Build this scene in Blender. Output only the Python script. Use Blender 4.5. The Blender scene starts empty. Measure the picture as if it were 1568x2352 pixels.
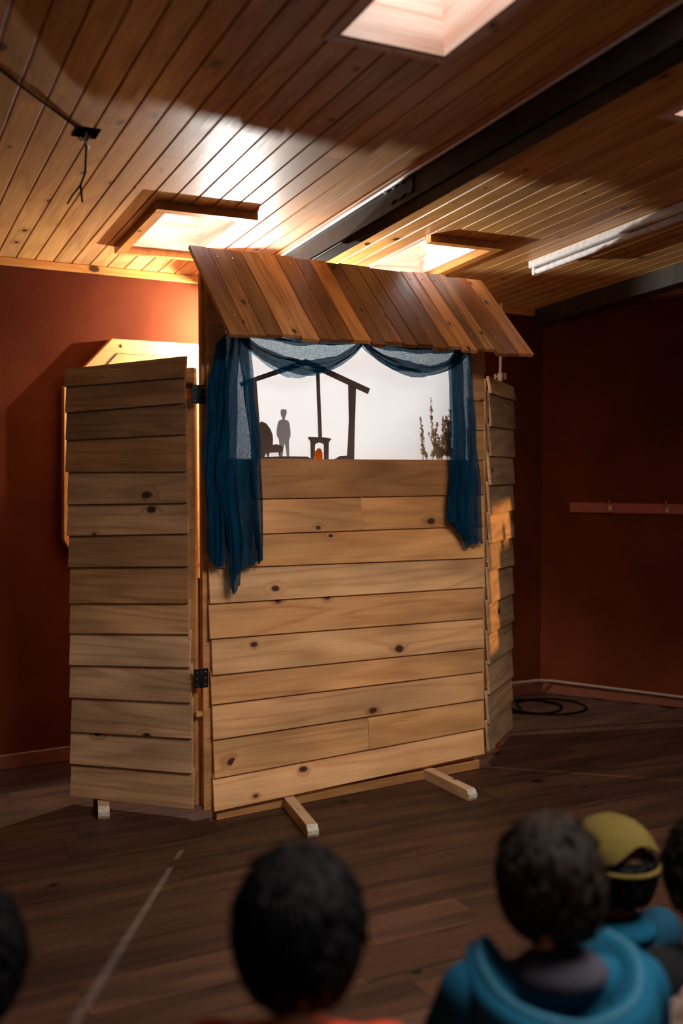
import bpy, bmesh, math, random
from mathutils import Vector, Matrix, noise as mnoise
random.seed(11)
S = bpy.context.scene
COL = S.collection
R = math.radians

# ------------------------------------------------------------------ camera
cam_d = bpy.data.cameras.new('camera'); cam = bpy.data.objects.new('camera', cam_d); COL.objects.link(cam)
cam.location = (0, 0, 1.43); cam.rotation_euler = (R(90) - math.atan(104 / 2287), 0, 0)
cam_d.sensor_fit = 'VERTICAL'; cam_d.sensor_height = 36.0; cam_d.lens = 35.0
cam_d.dof.use_dof = True; cam_d.dof.focus_distance = 4.25; cam_d.dof.aperture_fstop = 1.4
S.camera = cam
# ------------------------------------------------------------------ world, view
w = bpy.data.worlds.new('sky'); S.world = w; w.use_nodes = True
w.node_tree.nodes['Background'].inputs[0].default_value = (.55, .68, .9, 1)
w.node_tree.nodes['Background'].inputs[1].default_value = .6
S.view_settings.view_transform = 'Standard'; S.view_settings.look = 'None'
S.view_settings.gamma = 1; S.view_settings.use_curve_mapping = False
S.view_settings.exposure = 0.0
S.cycles.max_bounces = 6; S.cycles.transparent_max_bounces = 12; S.cycles.use_denoising = True
S.cycles.use_adaptive_sampling = True; S.cycles.adaptive_threshold = .04
S.cycles.sample_clamp_indirect = 6
# light levels
LAMP_W = 120.0          # bare bulb hanging behind the stage
SKY_W = 2.4            # each skylight
WIN_W = 1.5            # added fill windows behind the audience
ROOF_W = 66.0         # unseen roof windows added above the audience to light the stage front
SUN_W = 3.8            # low evening sun through the side window

sun_d = bpy.data.lights.new('sun', 'SUN'); sun = bpy.data.objects.new('sun', sun_d); COL.objects.link(sun)
sun_d.energy = SUN_W; sun_d.color = (1.0, .50, .16); sun_d.angle = R(.6)
SUN_FROM = Vector((.938, -.316, .145)).normalized()
sun.rotation_euler = SUN_FROM.to_track_quat('Z', 'Y').to_euler()

# ------------------------------------------------------------------ frames
def frame(o, x, y, z):
    x, y, z = Vector(x), Vector(y), Vector(z)
    return Matrix(((x.x, y.x, z.x, o[0]), (x.y, y.y, z.y, o[1]), (x.z, y.z, z.z, o[2]), (0, 0, 0, 1)))
def azi(a): return Vector((math.cos(R(a)), math.sin(R(a)), 0))
UP = Vector((0, 0, 1))
BD = azi(30.82); BN = Vector((BD.y, -BD.x, 0)); BO = Vector((-.522, 3.957, 0))
BOOTH = frame(BO, BD, UP, BN)            # local = (u along the front, z up, v towards the audience)
WD = azi(29.39); WN = Vector((WD.y, -WD.x, 0)); WO = Vector((-1.612, 4.644, 0))
WALL = frame(WO, WD, UP, WN)             # back wall: (u, z, w out into the room)
RD = azi(-27.5); RO = Vector((1.26, 6.262, 0)); RN = Vector((RD.y, -RD.x, 0))
RWALL = frame(RO, RD, UP, RN)
CX_ = Vector((-.440, .896, -.055)).normalized()
CZ_ = -Vector((-.0270, .0480, .9985)).normalized()
CY_ = CZ_.cross(CX_).normalized(); CX_ = CY_.cross(CZ_).normalized()
CEIL = frame((0, 0, 2.667), CX_, CY_, CZ_)   # ceiling: (q along boards to the back, p to the right, h down into the room)
ID = Matrix.Identity(4)

# ------------------------------------------------------------------ helpers
WM = {}
def tag(o, label=None, cat=None, group=None, kind=None):
    if label: o['label'] = label
    if cat: o['category'] = cat
    if group: o['group'] = group
    if kind: o['kind'] = kind
    return o
def place(o, M, parent=None):
    WM[o.name] = M
    if parent is not None:
        o.parent = parent; o.matrix_parent_inverse = WM[parent.name].inverted()
    o.matrix_basis = M
def empty(name, M):
    o = bpy.data.objects.new(name, None); COL.objects.link(o); o.empty_display_size = .1
    place(o, M); return o
def mesh(name, vs, fs, mat, F=ID, parent=None, smooth=False, origin=None, tint=None, bevel=0):
    """vs in the coordinates of frame F; the object origin goes to `origin` (frame coordinates) or the base centre."""
    if origin is None:
        xs = [v[0] for v in vs]; ys = [v[1] for v in vs]; zs = [v[2] for v in vs]
        origin = ((min(xs) + max(xs)) / 2, (min(ys) + max(ys)) / 2, (min(zs) + max(zs)) / 2)
    me = bpy.data.meshes.new(name)
    me.from_pydata([(v[0] - origin[0], v[1] - origin[1], v[2] - origin[2]) for v in vs], [], fs)
    me.validate(); me.update()
    if smooth:
        for p in me.polygons: p.use_smooth = True
    o = bpy.data.objects.new(name, me); COL.objects.link(o)
    if mat: me.materials.append(mat)
    place(o, F @ Matrix.Translation(origin), parent)
    if tint: o.color = (*tint, 1)
    if bevel:
        b = o.modifiers.new('b', 'BEVEL'); b.width = bevel; b.segments = 1; b.limit_method = 'ANGLE'
    return o
HEXF = [(0, 3, 2, 1), (4, 5, 6, 7), (0, 1, 5, 4), (1, 2, 6, 5), (2, 3, 7, 6), (3, 0, 4, 7)]
def boxv(x0, x1, y0, y1, z0, z1):
    return [(x0, y0, z0), (x1, y0, z0), (x1, y1, z0), (x0, y1, z0), (x0, y0, z1), (x1, y0, z1), (x1, y1, z1), (x0, y1, z1)]
def box(name, b, mat, F=ID, parent=None, tint=None, bevel=0):
    return mesh(name, boxv(*b), HEXF, mat, F, parent, tint=tint, bevel=bevel)
def boxes(name, bl, mat, F=ID, parent=None, bevel=0):
    vs, fs = [], []
    for b in bl:
        n = len(vs); vs += boxv(*b); fs += [tuple(i + n for i in f) for f in HEXF]
    return mesh(name, vs, fs, mat, F, parent, bevel=bevel)
def prism(name, pts, z0, z1, mat, F=ID, parent=None, bevel=0, tint=None):
    n = len(pts)
    vs = [(x, y, z0) for x, y in pts] + [(x, y, z1) for x, y in pts]
    a = sum(pts[i][0] * pts[(i + 1) % n][1] - pts[(i + 1) % n][0] * pts[i][1] for i in range(n))
    idx = list(range(n))
    if a < 0: idx.reverse()
    fs = [tuple(reversed(idx)), tuple(i + n for i in idx)]
    for k in range(n):
        i, j = idx[k], idx[(k + 1) % n]; fs.append((i, j, j + n, i + n))
    return mesh(name, vs, fs, mat, F, parent, bevel=bevel, tint=tint)
def tube_data(pts, rads, seg=10):
    pts = [Vector(p) for p in pts]
    if not isinstance(rads, (list, tuple)): rads = [rads] * len(pts)
    vs, fs = [], []; prev = None
    for i, p in enumerate(pts):
        t = (pts[min(i + 1, len(pts) - 1)] - pts[max(i - 1, 0)]).normalized()
        if prev is None:
            a = Vector((0, 0, 1)) if abs(t.z) < .9 else Vector((1, 0, 0)); x = t.cross(a).normalized()
        else:
            x = (prev - t * prev.dot(t)).normalized()
        prev = x; y = t.cross(x)
        for k in range(seg):
            an = 2 * math.pi * k / seg
            vs.append(tuple(p + (x * math.cos(an) + y * math.sin(an)) * rads[i]))
    for i in range(len(pts) - 1):
        for k in range(seg):
            a = i * seg + k; b = i * seg + (k + 1) % seg
            fs.append((a, b, b + seg, a + seg))
    fs.append(tuple(reversed(range(seg)))); n = len(vs); fs.append(tuple(range(n - seg, n)))
    return vs, fs
def tube(name, pts, rads, mat, F=ID, parent=None, seg=10):
    vs, fs = tube_data(pts, rads, seg); return mesh(name, vs, fs, mat, F, parent, smooth=True)
def lathe(name, prof, mat, F=ID, parent=None, seg=24, at=(0, 0, 0)):
    vs, fs = [], []
    for r, z in prof:
        for k in range(seg):
            a = 2 * math.pi * k / seg; vs.append((at[0] + r * math.cos(a), at[1] + r * math.sin(a), at[2] + z))
    for i in range(len(prof) - 1):
        for k in range(seg):
            a = i * seg + k; b = i * seg + (k + 1) % seg; fs.append((a, b, b + seg, a + seg))
    fs.append(tuple(reversed(range(seg)))); n = len(vs); fs.append(tuple(range(n - seg, n)))
    return mesh(name, vs, fs, mat, F, parent, smooth=True)
def grid(name, fn, nu, nv, mat, F=ID, parent=None, solid=0):
    vs = [fn(i / nu, j / nv) for j in range(nv + 1) for i in range(nu + 1)]
    fs = [(j * (nu + 1) + i, j * (nu + 1) + i + 1, (j + 1) * (nu + 1) + i + 1, (j + 1) * (nu + 1) + i) for j in range(nv) for i in range(nu)]
    o = mesh(name, vs, fs, mat, F, parent, smooth=True)
    return o

# ------------------------------------------------------------------ materials
class NT:
    def __init__(s, name):
        s.m = bpy.data.materials.new(name); s.m.use_nodes = True; s.t = s.m.node_tree; s.n = s.t.nodes; s.l = s.t.links
        s.b = s.n['Principled BSDF']; s.out = s.n['Material Output']
    def N(s, ty, **k):
        x = s.n.new(ty)
        for a, v in k.items(): setattr(x, a, v)
        return x
    def put(s, sock, v):
        if hasattr(v, 'is_linked') or isinstance(v, bpy.types.NodeSocket): s.l.new(v, sock)
        else: sock.default_value = v
    def math(s, op, a, b=None, c=None, clamp=False):
        x = s.N('ShaderNodeMath', operation=op); x.use_clamp = clamp; s.put(x.inputs[0], a)
        if b is not None: s.put(x.inputs[1], b)
        if c is not None: s.put(x.inputs[2], c)
        return x.outputs[0]
    def vmath(s, op, a, b):
        x = s.N('ShaderNodeVectorMath', operation=op); s.put(x.inputs[0], a); s.put(x.inputs[1], b); return x.outputs[0]
    def noise(s, vec, scale=1., detail=2., rough=.5, dist=0.):
        x = s.N('ShaderNodeTexNoise'); s.l.new(vec, x.inputs['Vector']); x.inputs['Scale'].default_value = scale
        x.inputs['Detail'].default_value = detail; x.inputs['Roughness'].default_value = rough; x.inputs['Distortion'].default_value = dist
        return x.outputs['Fac']
    def mix(s, f, a, b, bt='MIX'):
        x = s.N('ShaderNodeMix', data_type='RGBA', blend_type=bt); s.put(x.inputs[0], f); s.put(x.inputs[6], a); s.put(x.inputs[7], b); return x.outputs[2]
    def rng(s, v, a, b, c, d, smooth=True):
        x = s.N('ShaderNodeMapRange'); x.interpolation_type = 'SMOOTHSTEP' if smooth else 'LINEAR'; s.put(x.inputs[0], v)
        for i, k in enumerate((a, b, c, d)): x.inputs[i + 1].default_value = k
        return x.outputs[0]
    def bump(s, h, strength, dist=.002):
        x = s.N('ShaderNodeBump'); x.inputs['Strength'].default_value = strength; x.inputs['Distance'].default_value = dist
        s.l.new(h, x.inputs['Height']); s.l.new(x.outputs[0], s.b.inputs['Normal'])
def c4(c): return (c[0], c[1], c[2], 1)
def srgb(r, g, b):
    f = lambda v: (v / 255 / 12.92) if v / 255 <= .04045 else ((v / 255 + .055) / 1.055) ** 2.4
    return (f(r), f(g), f(b))
def plain(name, col, rough=.5, metal=0., var=.12, scale=40., bump=.0):
    s = NT(name); tc = s.N('ShaderNodeTexCoord').outputs['Object']
    n = s.noise(tc, scale, 3)
    s.l.new(s.mix(s.rng(n, .3, .7, 0, 1), c4([k * (1 - var) for k in col]), c4([min(1, k * (1 + var)) for k in col])), s.b.inputs['Base Color'])
    s.b.inputs['Roughness'].default_value = rough; s.b.inputs['Metallic'].default_value = metal
    if bump: s.bump(n, bump)
    return s.m
def wood(name, light, dark, knots=.25, ring=9., rough=.5, grain=1., spec=.4, blotch=.22, bump=.12, kx=4.2, ky=6.5, fig=.30, fib=.40):
    s = NT(name); tc = s.N('ShaderNodeTexCoord').outputs['Object']; oi = s.N('ShaderNodeObjectInfo')
    rnd = oi.outputs['Random']
    cx = s.N('ShaderNodeCombineXYZ')
    s.l.new(s.math('MULTIPLY', rnd, 37.), cx.inputs[0]); s.l.new(s.math('MULTIPLY', rnd, 91.), cx.inputs[1]); s.l.new(s.math('MULTIPLY', rnd, 13.), cx.inputs[2])
    v = s.vmath('ADD', tc, cx.outputs[0])
    # knots
    kv = s.vmath('MULTIPLY', v, (kx, ky, 0.))
    vo = s.N('ShaderNodeTexVoronoi', voronoi_dimensions='2D', feature='F1'); s.l.new(kv, vo.inputs['Vector']); vo.inputs['Scale'].default_value = 1.
    sep = s.N('ShaderNodeSeparateColor'); s.l.new(vo.outputs['Color'], sep.inputs[0])
    sel = s.math('GREATER_THAN', sep.outputs[0], 1. - knots)
    size = s.math('MULTIPLY_ADD', sep.outputs[1], .09, .045)
    kd = s.math('DIVIDE', vo.outputs['Distance'], size)
    wob = s.noise(s.vmath('MULTIPLY', v, (30., 30., 30.)), 1., 0)
    kd = s.math('ADD', kd, s.math('MULTIPLY_ADD', wob, .5, -.25))
    kin = s.math('MULTIPLY', s.rng(kd, .55, 1.05, 1, 0), sel)
    khalo = s.math('MULTIPLY', s.rng(kd, .8, 2.6, 1, 0), sel)
    # figure
    n1 = s.noise(s.vmath('MULTIPLY', v, (.65 * grain, 6.5 * grain, 6.5 * grain)), 1., 2., .5, .25)
    ph = s.math('MULTIPLY_ADD', khalo, .10, n1)
    sn = s.math('SINE', s.math('MULTIPLY', ph, ring * 6.283))
    sn = s.math('MULTIPLY_ADD', sn, .5, .5)
    sn = s.math('POWER', sn, 2.2)
    fine = s.noise(s.vmath('MULTIPLY', v, (5., 170., 170.)), 1., 2., .6)
    bl = s.noise(s.vmath('MULTIPLY', v, (1.4, 3.5, 3.5)), 1., 2., .6)
    f = s.math('MULTIPLY_ADD', sn, fig, s.math('MULTIPLY', s.rng(fine, .3, .75, 0, 1), fib), clamp=True)
    col = s.mix(f, c4(light), c4(dark))
    val = s.math('ADD', s.rng(bl, .25, .75, 1 - blotch, 1 + blotch), s.math('MULTIPLY_ADD', rnd, .16, -.08))
    cc = s.N('ShaderNodeCombineXYZ')
    for i in range(3): s.l.new(val, cc.inputs[i])
    col = s.mix(1., col, cc.outputs[0], 'MULTIPLY')
    col = s.mix(1., col, oi.outputs['Color'], 'MULTIPLY')
    col = s.mix(s.math('MULTIPLY', khalo, .35), col, c4([k * .75 for k in dark]))
    col = s.mix(kin, col, c4((dark[0] * .16 + .004, dark[1] * .13 + .003, dark[2] * .13 + .003)))
    s.l.new(col, s.b.inputs['Base Color'])
    s.l.new(s.rng(f, 0, 1, rough - .06, rough + .1), s.b.inputs['Roughness'])
    s.b.inputs['Specular IOR Level'].default_value = spec
    s.bump(fine, bump, .0015)
    return s.m

M = {}
M['front'] = wood('pine_boards', srgb(238, 188, 136), srgb(186, 118, 66), knots=.20, ring=7, rough=.6, fig=.34, fib=.26, blotch=.32)
M['wing'] = wood('weathered_pine_boards', srgb(214, 174, 134), srgb(140, 100, 68), knots=.20, ring=8, rough=.62, fig=.36, fib=.30, blotch=.34)
M['stile'] = wood('pine_frame', srgb(216, 160, 102), srgb(158, 98, 50), knots=.05, ring=5, rough=.5)
M['foot'] = wood('pale_pine_feet', srgb(220, 188, 150), srgb(166, 124, 84), knots=.10, ring=5, rough=.6, kx=9, ky=14)
M['roof'] = wood('pallet_planks', srgb(244, 186, 122), srgb(160, 92, 44), knots=.22, ring=8, rough=.42, spec=.5, blotch=.35, kx=7.0, ky=10., fib=.5)
M['ceil'] = wood('varnished_pine_lining', srgb(226, 172, 104), srgb(164, 98, 44), knots=.14, ring=7, rough=.50, spec=.5, blotch=.16, kx=4.6, ky=7.5)
M['trim'] = wood('varnished_pine_trim', srgb(216, 150, 78), srgb(150, 84, 32), knots=.05, ring=5, rough=.4)
M['ply'] = wood('pale_plywood', srgb(240, 218, 200), srgb(212, 156, 124), knots=.02, ring=8, rough=.6, grain=.9, fig=.5)
M['oct'] = wood('golden_pine', srgb(224, 168, 98), srgb(190, 124, 60), knots=.08, ring=4, rough=.45)
M['floor'] = wood('brown_vinyl_planks', srgb(86, 58, 44), srgb(30, 20, 17), knots=.03, ring=4, rough=.5, spec=.25, blotch=.28, bump=.05, grain=.8, fig=.34, fib=.5)
M['bench'] = wood('bench_pine', srgb(190, 140, 90), srgb(130, 85, 48), knots=.1, ring=5)
M['void'] = plain('black_void', (.003, .003, .003), 1.); M['void'].node_tree.nodes['Principled BSDF'].inputs['Specular IOR Level'].default_value = 0
M['card'] = plain('dark_card', (.055, .045, .042), .85)
M['card2'] = plain('grey_card', (.30, .285, .28), .9)
M['steel'] = plain('blackened_steel', (.026, .019, .011), .6, .1, .5, 9., .4)
M['black'] = plain('black_metal', (.012, .012, .014), .45, .5)
M['rubber'] = plain('black_rubber', (.012, .012, .013), .6)
M['white'] = plain('white_enamel', (.74, .73, .70), .35)
M['tubeg'] = plain('opal_tube', (.80, .80, .78), .25)
M['grey'] = plain('galvanised_metal', (.45, .43, .40), .4, .7)
M['brass'] = plain('brass', (.62, .45, .18), .32, .9)
M['chrome'] = plain('bright_metal', (.75, .74, .72), .25, .9)
M['cream'] = plain('cream_plastic', (.55, .46, .34), .5)
M['pipe'] = plain('painted_pipe', (.26, .17, .12), .45)
M['rail'] = plain('red_painted_board', (.30, .055, .03), .5)
M['skirt'] = plain('dark_red_skirting', (.16, .045, .022), .45)
M['pale'] = plain('bare_cut_wood', (.62, .55, .47), .7, 0, .2, 90.)
M['redp'] = plain('red_paint', (.45, .05, .02), .5)
def plaster():
    s = NT('terracotta_plaster'); tc = s.N('ShaderNodeTexCoord').outputs['Object']
    a = s.noise(tc, 1.6, 4, .6); b = s.noise(tc, 60., 4, .6)
    col = s.mix(s.rng(a, .3, .7, 0, 1), c4((.078, .0140, .0045)), c4((.116, .0245, .0068)))
    s.l.new(col, s.b.inputs['Base Color']); s.b.inputs['Roughness'].default_value = .8
    s.b.inputs['Specular IOR Level'].default_value = .05
    s.bump(s.math('ADD', b, s.math('MULTIPLY', a, 2.)), .35, .004); return s.m
M['plaster'] = plaster()
def gauze(name, col, dens):
    s = NT(name); tc = s.N('ShaderNodeTexCoord').outputs['Object']
    s.n.remove(s.b)
    n = s.noise(s.vmath('MULTIPLY', tc, (60., 9., 60.)), 1., 3.)
    weave = s.noise(tc, 420., 2.)
    c = s.mix(s.rng(n, .3, .7, 0, 1), c4([k * .7 for k in col]), c4([k * 1.25 for k in col]))
    d = s.N('ShaderNodeBsdfDiffuse'); t = s.N('ShaderNodeBsdfTranslucent'); tr = s.N('ShaderNodeBsdfTransparent')
    s.l.new(c, d.inputs[0]); s.l.new(c, t.inputs[0]); tr.inputs[0].default_value = (.80, .93, 1., 1)
    m1 = s.N('ShaderNodeMixShader'); m1.inputs[0].default_value = .45; s.l.new(d.outputs[0], m1.inputs[1]); s.l.new(t.outputs[0], m1.inputs[2])
    m2 = s.N('ShaderNodeMixShader')
    s.l.new(s.rng(weave, .35, .65, max(0, dens - .22), min(1, dens + .18)), m2.inputs[0])
    s.l.new(tr.outputs[0], m2.inputs[1]); s.l.new(m1.outputs[0], m2.inputs[2]); s.l.new(m2.outputs[0], s.out.inputs[0])
    return s.m
BLUE = (.006, .076, .165)
M['gauze'] = gauze('blue_gauze', BLUE, .74)
M['gauze_thick'] = gauze('blue_gauze_gathered', BLUE, .92)
def sheet(name, col, fac, mottled=.06):
    s = NT(name); s.n.remove(s.b); tc = s.N('ShaderNodeTexCoord').outputs['Object']
    n = s.noise(tc, 3., 3.)
    c = s.mix(s.rng(n, .3, .7, 0, 1), c4([k * (1 - mottled) for k in col]), c4(col))
    d = s.N('ShaderNodeBsdfDiffuse'); t = s.N('ShaderNodeBsdfTranslucent'); s.l.new(c, d.inputs[0]); s.l.new(c, t.inputs[0])
    m = s.N('ShaderNodeMixShader'); m.inputs[0].default_value = fac
    s.l.new(d.outputs[0], m.inputs[1]); s.l.new(t.outputs[0], m.inputs[2]); s.l.new(m.outputs[0], s.out.inputs[0]); return s.m
M['screen'] = sheet('white_screen_cloth', (.90, .94, .97), .55, .03)
M['card'] = sheet('dark_card', (.27, .195, .17), .4, .15); M['card2'] = sheet('grey_card', (.56, .53, .53), .5, .05)
M['flame'] = sheet('orange_tissue', (1., .30, .012), .5, .4)
M['leaf'] = sheet('dried_leaf', (.60, .42, .26), .55, .3)
def glass(name, col=(1, 1, 1), t=.85):
    s = NT(name); s.n.remove(s.b); a = s.N('ShaderNodeBsdfTransparent'); a.inputs[0].default_value = c4(col)
    g = s.N('ShaderNodeBsdfGlossy'); g.inputs['Roughness'].default_value = .08
    m = s.N('ShaderNodeMixShader'); m.inputs[0].default_value = 1 - t; s.l.new(a.outputs[0], m.inputs[1]); s.l.new(g.outputs[0], m.inputs[2])
    s.l.new(m.outputs[0], s.out.inputs[0]); return s.m
M['glass'] = glass('clear_glass')
def cloth(name, col, scale=220., var=.25, rough=.95, bump=.3):
    s = NT(name); tc = s.N('ShaderNodeTexCoord').outputs['Object']
    a = s.noise(tc, scale, 2.); b = s.noise(tc, 9., 3.)
    f = s.math('MULTIPLY_ADD', a, .5, s.math('MULTIPLY', b, .5))
    s.l.new(s.mix(s.rng(f, .3, .7, 0, 1), c4([k * (1 - var) for k in col]), c4([min(1, k * (1 + var)) for k in col])), s.b.inputs['Base Color'])
    s.b.inputs['Roughness'].default_value = rough; s.b.inputs['Specular IOR Level'].default_value = .1
    s.bump(f, bump, .004); return s.m
def skin(name, col):
    s = NT(name); tc = s.N('ShaderNodeTexCoord').outputs['Object']; n = s.noise(tc, 25., 3.)
    s.l.new(s.mix(s.rng(n, .3, .7, 0, 1), c4([k * .9 for k in col]), c4(col)), s.b.inputs['Base Color'])
    s.b.inputs['Roughness'].default_value = .5; s.b.inputs['Subsurface Weight'].default_value = .08; return s.m
def hairm(name, col):
    s = NT(name); tc = s.N('ShaderNodeTexCoord').outputs['Object']
    n = s.noise(s.vmath('MULTIPLY', tc, (150., 150., 25.)), 1., 3.)
    s.l.new(s.mix(s.rng(n, .3, .7, 0, 1), c4([k * .5 for k in col]), c4([k * 1.4 for k in col])), s.b.inputs['Base Color'])
    s.b.inputs['Roughness'].default_value = .5; s.b.inputs['Specular IOR Level'].default_value = .07; s.bump(n, .5, .004); return s.m
def knit():
    s = NT('checked_knit'); tc = s.N('ShaderNodeTexCoord').outputs['Object']
    ch = s.N('ShaderNodeTexChecker'); s.l.new(tc, ch.inputs[0]); ch.inputs['Scale'].default_value = 34.
    ch.inputs[1].default_value = (.22, .15, .12, 1); ch.inputs[2].default_value = (.10, .055, .04, 1)
    n = s.noise(tc, 60., 3.); s.l.new(s.mix(s.rng(n, .3, .7, 0, .6), ch.outputs[0], c4((.16, .10, .075))), s.b.inputs['Base Color'])
    s.b.inputs['Roughness'].default_value = .95; s.bump(n, .6, .006); return s.m
M['knit'] = knit()

# ------------------------------------------------------------------ the room
C1 = RO.copy(); C6 = C1 - WD * 5.0; C2 = C1 + RD * 5.0
C3 = Vector((5.9, -1.05, 0)); C4 = Vector((1.6, -3.6, 0)); C5 = Vector((-2.9, -1.2, 0))
POLY = [C1, C2, C3, C4, C5, C6]
CEN = sum(POLY, Vector()) / 6
def wall(name, A, B, h, holes=(), label=''):
    """wall from A to B, inner face on the line, 0.12 m thick outwards; holes = (x0, x1, z0, z1)"""
    x = (B - A).normalized(); nn = Vector((x.y, -x.x, 0)); s = 1
    if nn.dot(CEN - A) < 0: nn = -nn; s = -1
    F = frame(A, x, UP, x.cross(UP))
    L = (B - A).length; inn = 0; out = -.12 * s
    z0, z1 = min(inn, out), max(inn, out)
    bl = []; cuts = sorted(holes); xx = -.10
    for a, b, c, d in cuts:
        bl += [(xx, a, -.06, h, z0, z1), (a, b, -.06, c, z0, z1), (a, b, d, h, z0, z1)]; xx = b
    bl.append((xx, L + .10, -.06, h, z0, z1))
    o = boxes(name, bl, M['plaster'], F); tag(o, label, kind='structure'); return F, s
wall('wall_back', C6, C1, 2.66, (), 'rust red plastered wall behind the wooden puppet stage')
wall('wall_right', C1, C2, 2.72, (), 'dark red plastered wall carrying the coat hook rail')
# side wall: unseen window with an added blind to shape the sun patch
TGT = Vector((.775, 4.905, 1.12))
xs = (C3 - C2).normalized()
tt = ((C2 - TGT).cross(xs)).z / (SUN_FROM.cross(xs)).z
HIT = TGT + SUN_FROM * tt; hs = (HIT - C2).dot(xs); hz = HIT.z
Fs, ss = wall('wall_side', C2, C3, 2.85, [(hs - .30, hs + .30, hz - .62, hz + .19)], 'red plastered side wall with a small evening window')
Fb, sb = wall('wall_front', C3, C4, 2.95, [(2.9, 4.7, 1.05, 2.35)], 'red plastered wall with an added fill window behind the audience')
Fc, sc_ = wall('wall_rear', C4, C5, 2.95, [(.9, 3.9, 1.1, 2.35)], 'red plastered wall with an added wide fill window behind the audience')
wall('wall_left', C5, C6, 2.85, (), 'red plastered wall beyond the left of the stage')
def window(num, F, s, x0, x1, z0, z1, label, power=0, col=(1, 1, 1)):
    root = empty('window_%d' % num, F @ Matrix.Translation(((x0 + x1) / 2, z0, 0))); tag(root, label, kind='structure')
    d0, d1 = sorted((-.09 * s, -.03 * s)); t = .05
    boxes('window_frame', [(x0, x1, z0, z0 + t, d0, d1), (x0, x1, z1 - t, z1, d0, d1), (x0, x0 + t, z0, z1, d0, d1), (x1 - t, x1, z0, z1, d0, d1)], M['trim'], F, root)
    box('pane', (x0 + t, x1 - t, z0 + t, z1 - t, -.065 * s - .003, -.065 * s + .003), M['glass'], F, root)
    if power:
        ld = bpy.data.lights.new('window_fill', 'AREA'); ld.shape = 'RECTANGLE'; ld.size = x1 - x0 - .1; ld.size_y = z1 - z0 - .1; ld.energy = power; ld.color = col
        lo = bpy.data.objects.new('window_fill', ld); COL.objects.link(lo)
        P = F @ Vector(((x0 + x1) / 2, (z0 + z1) / 2, -.02 * s))
        # daylight is an added light, aimed at the stage and kept off the ceiling
        d = (BO + BD * .69 - P); d.z = 0; d.normalize(); d = (d * math.cos(R(27)) - UP * math.sin(R(27))).normalized()
        ld.spread = R(84); lo.matrix_world = Matrix.Translation(P + d * .05) @ d.to_track_quat('-Z', 'Y').to_matrix().to_4x4()
    return root
window(5, Fb, sb, 2.9, 4.7, 1.05, 2.35, 'wide added fill window in the wall behind the audience', WIN_W, (1., .86, .70))
window(6, Fc, sc_, .9, 3.9, 1.1, 2.35, 'long added fill window straight behind the seated children', WIN_W * .30, (1., .90, .80))
wr = window(7, Fs, ss, hs - .30, hs + .30, hz - .62, hz + .19, 'small unseen side window with an added blind')
def sboxes(bl): return [(a, b, c, d, min(-.02 * ss, -.028 * ss), max(-.02 * ss, -.028 * ss)) for a, b, c, d in bl]
# blind leaves the top band and one narrow strip open to shape the sun patch
boxes('gobo', sboxes([(hs - .30, hs + .02, hz - .62, hz - .10), (hs - .11, hs - .05, hz - .12, hz + .02)]), M['rubber'], Fs, wr)

# floor
fl = prism('floor', [(p.x, p.y) for p in POLY], -.06, -.008, M['rubber']); tag(fl, 'dark brown plank floor of the room', kind='structure')
FA = 26.6; FX = azi(FA); FY = Vector((-FX.y, FX.x, 0)); FF = frame((0, 0, 0), FX, FY, UP)
def inside(p, m=0.):
    for i in range(6):
        a, b = POLY[i], POLY[(i + 1) % 6]; e = (b - a).normalized(); nn = Vector((e.y, -e.x, 0))
        if nn.dot(CEN - a) < 0: nn = -nn
        if nn.dot(p - a) < m: return False
    return True
def clip_rows(O, X, Y, y, lo=-12, hi=12):
    """interval along X inside the room polygon for the row at offset y"""
    t0, t1 = lo, hi; P = O + Y * y
    for i in range(6):
        a, b = POLY[i], POLY[(i + 1) % 6]; e = (b - a).normalized(); nn = Vector((e.y, -e.x, 0))
        if nn.dot(CEN - a) < 0: nn = -nn
        den = nn.dot(X); num = nn.dot(a - P)
        if abs(den) < 1e-9: continue
        t = num / den
        if den > 0: t0 = max(t0, t)
        else: t1 = min(t1, t)
    return t0, t1
PW, PL = .178, 1.24
y = .6 - PW * 6; row = 0
while y < 6.4:
    a, b = clip_rows(Vector(), FX, FY, y + PW / 2)
    if b - a > .3:
        x = a - random.uniform(.1, PL)
        while x < b:
            x0, x1 = max(x, a), min(x + PL, b); x += PL
            if x1 - x0 < .06: continue
            mid = FX * ((x0 + x1) / 2) + FY * (y + PW / 2)
            if mid.y < .4 or mid.x > 4.2 or mid.x < -3.0: continue
            k = random.uniform(.82, 1.18)
            box('plank', (x0 + .0006, x1 - .0006, y + .0006, y + PW - .0006, -.008, 0.), M['floor'], FF, fl, tint=(k, k * random.uniform(.97, 1.02), k * random.uniform(.94, 1.03)))
    y += PW; row += 1

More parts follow.
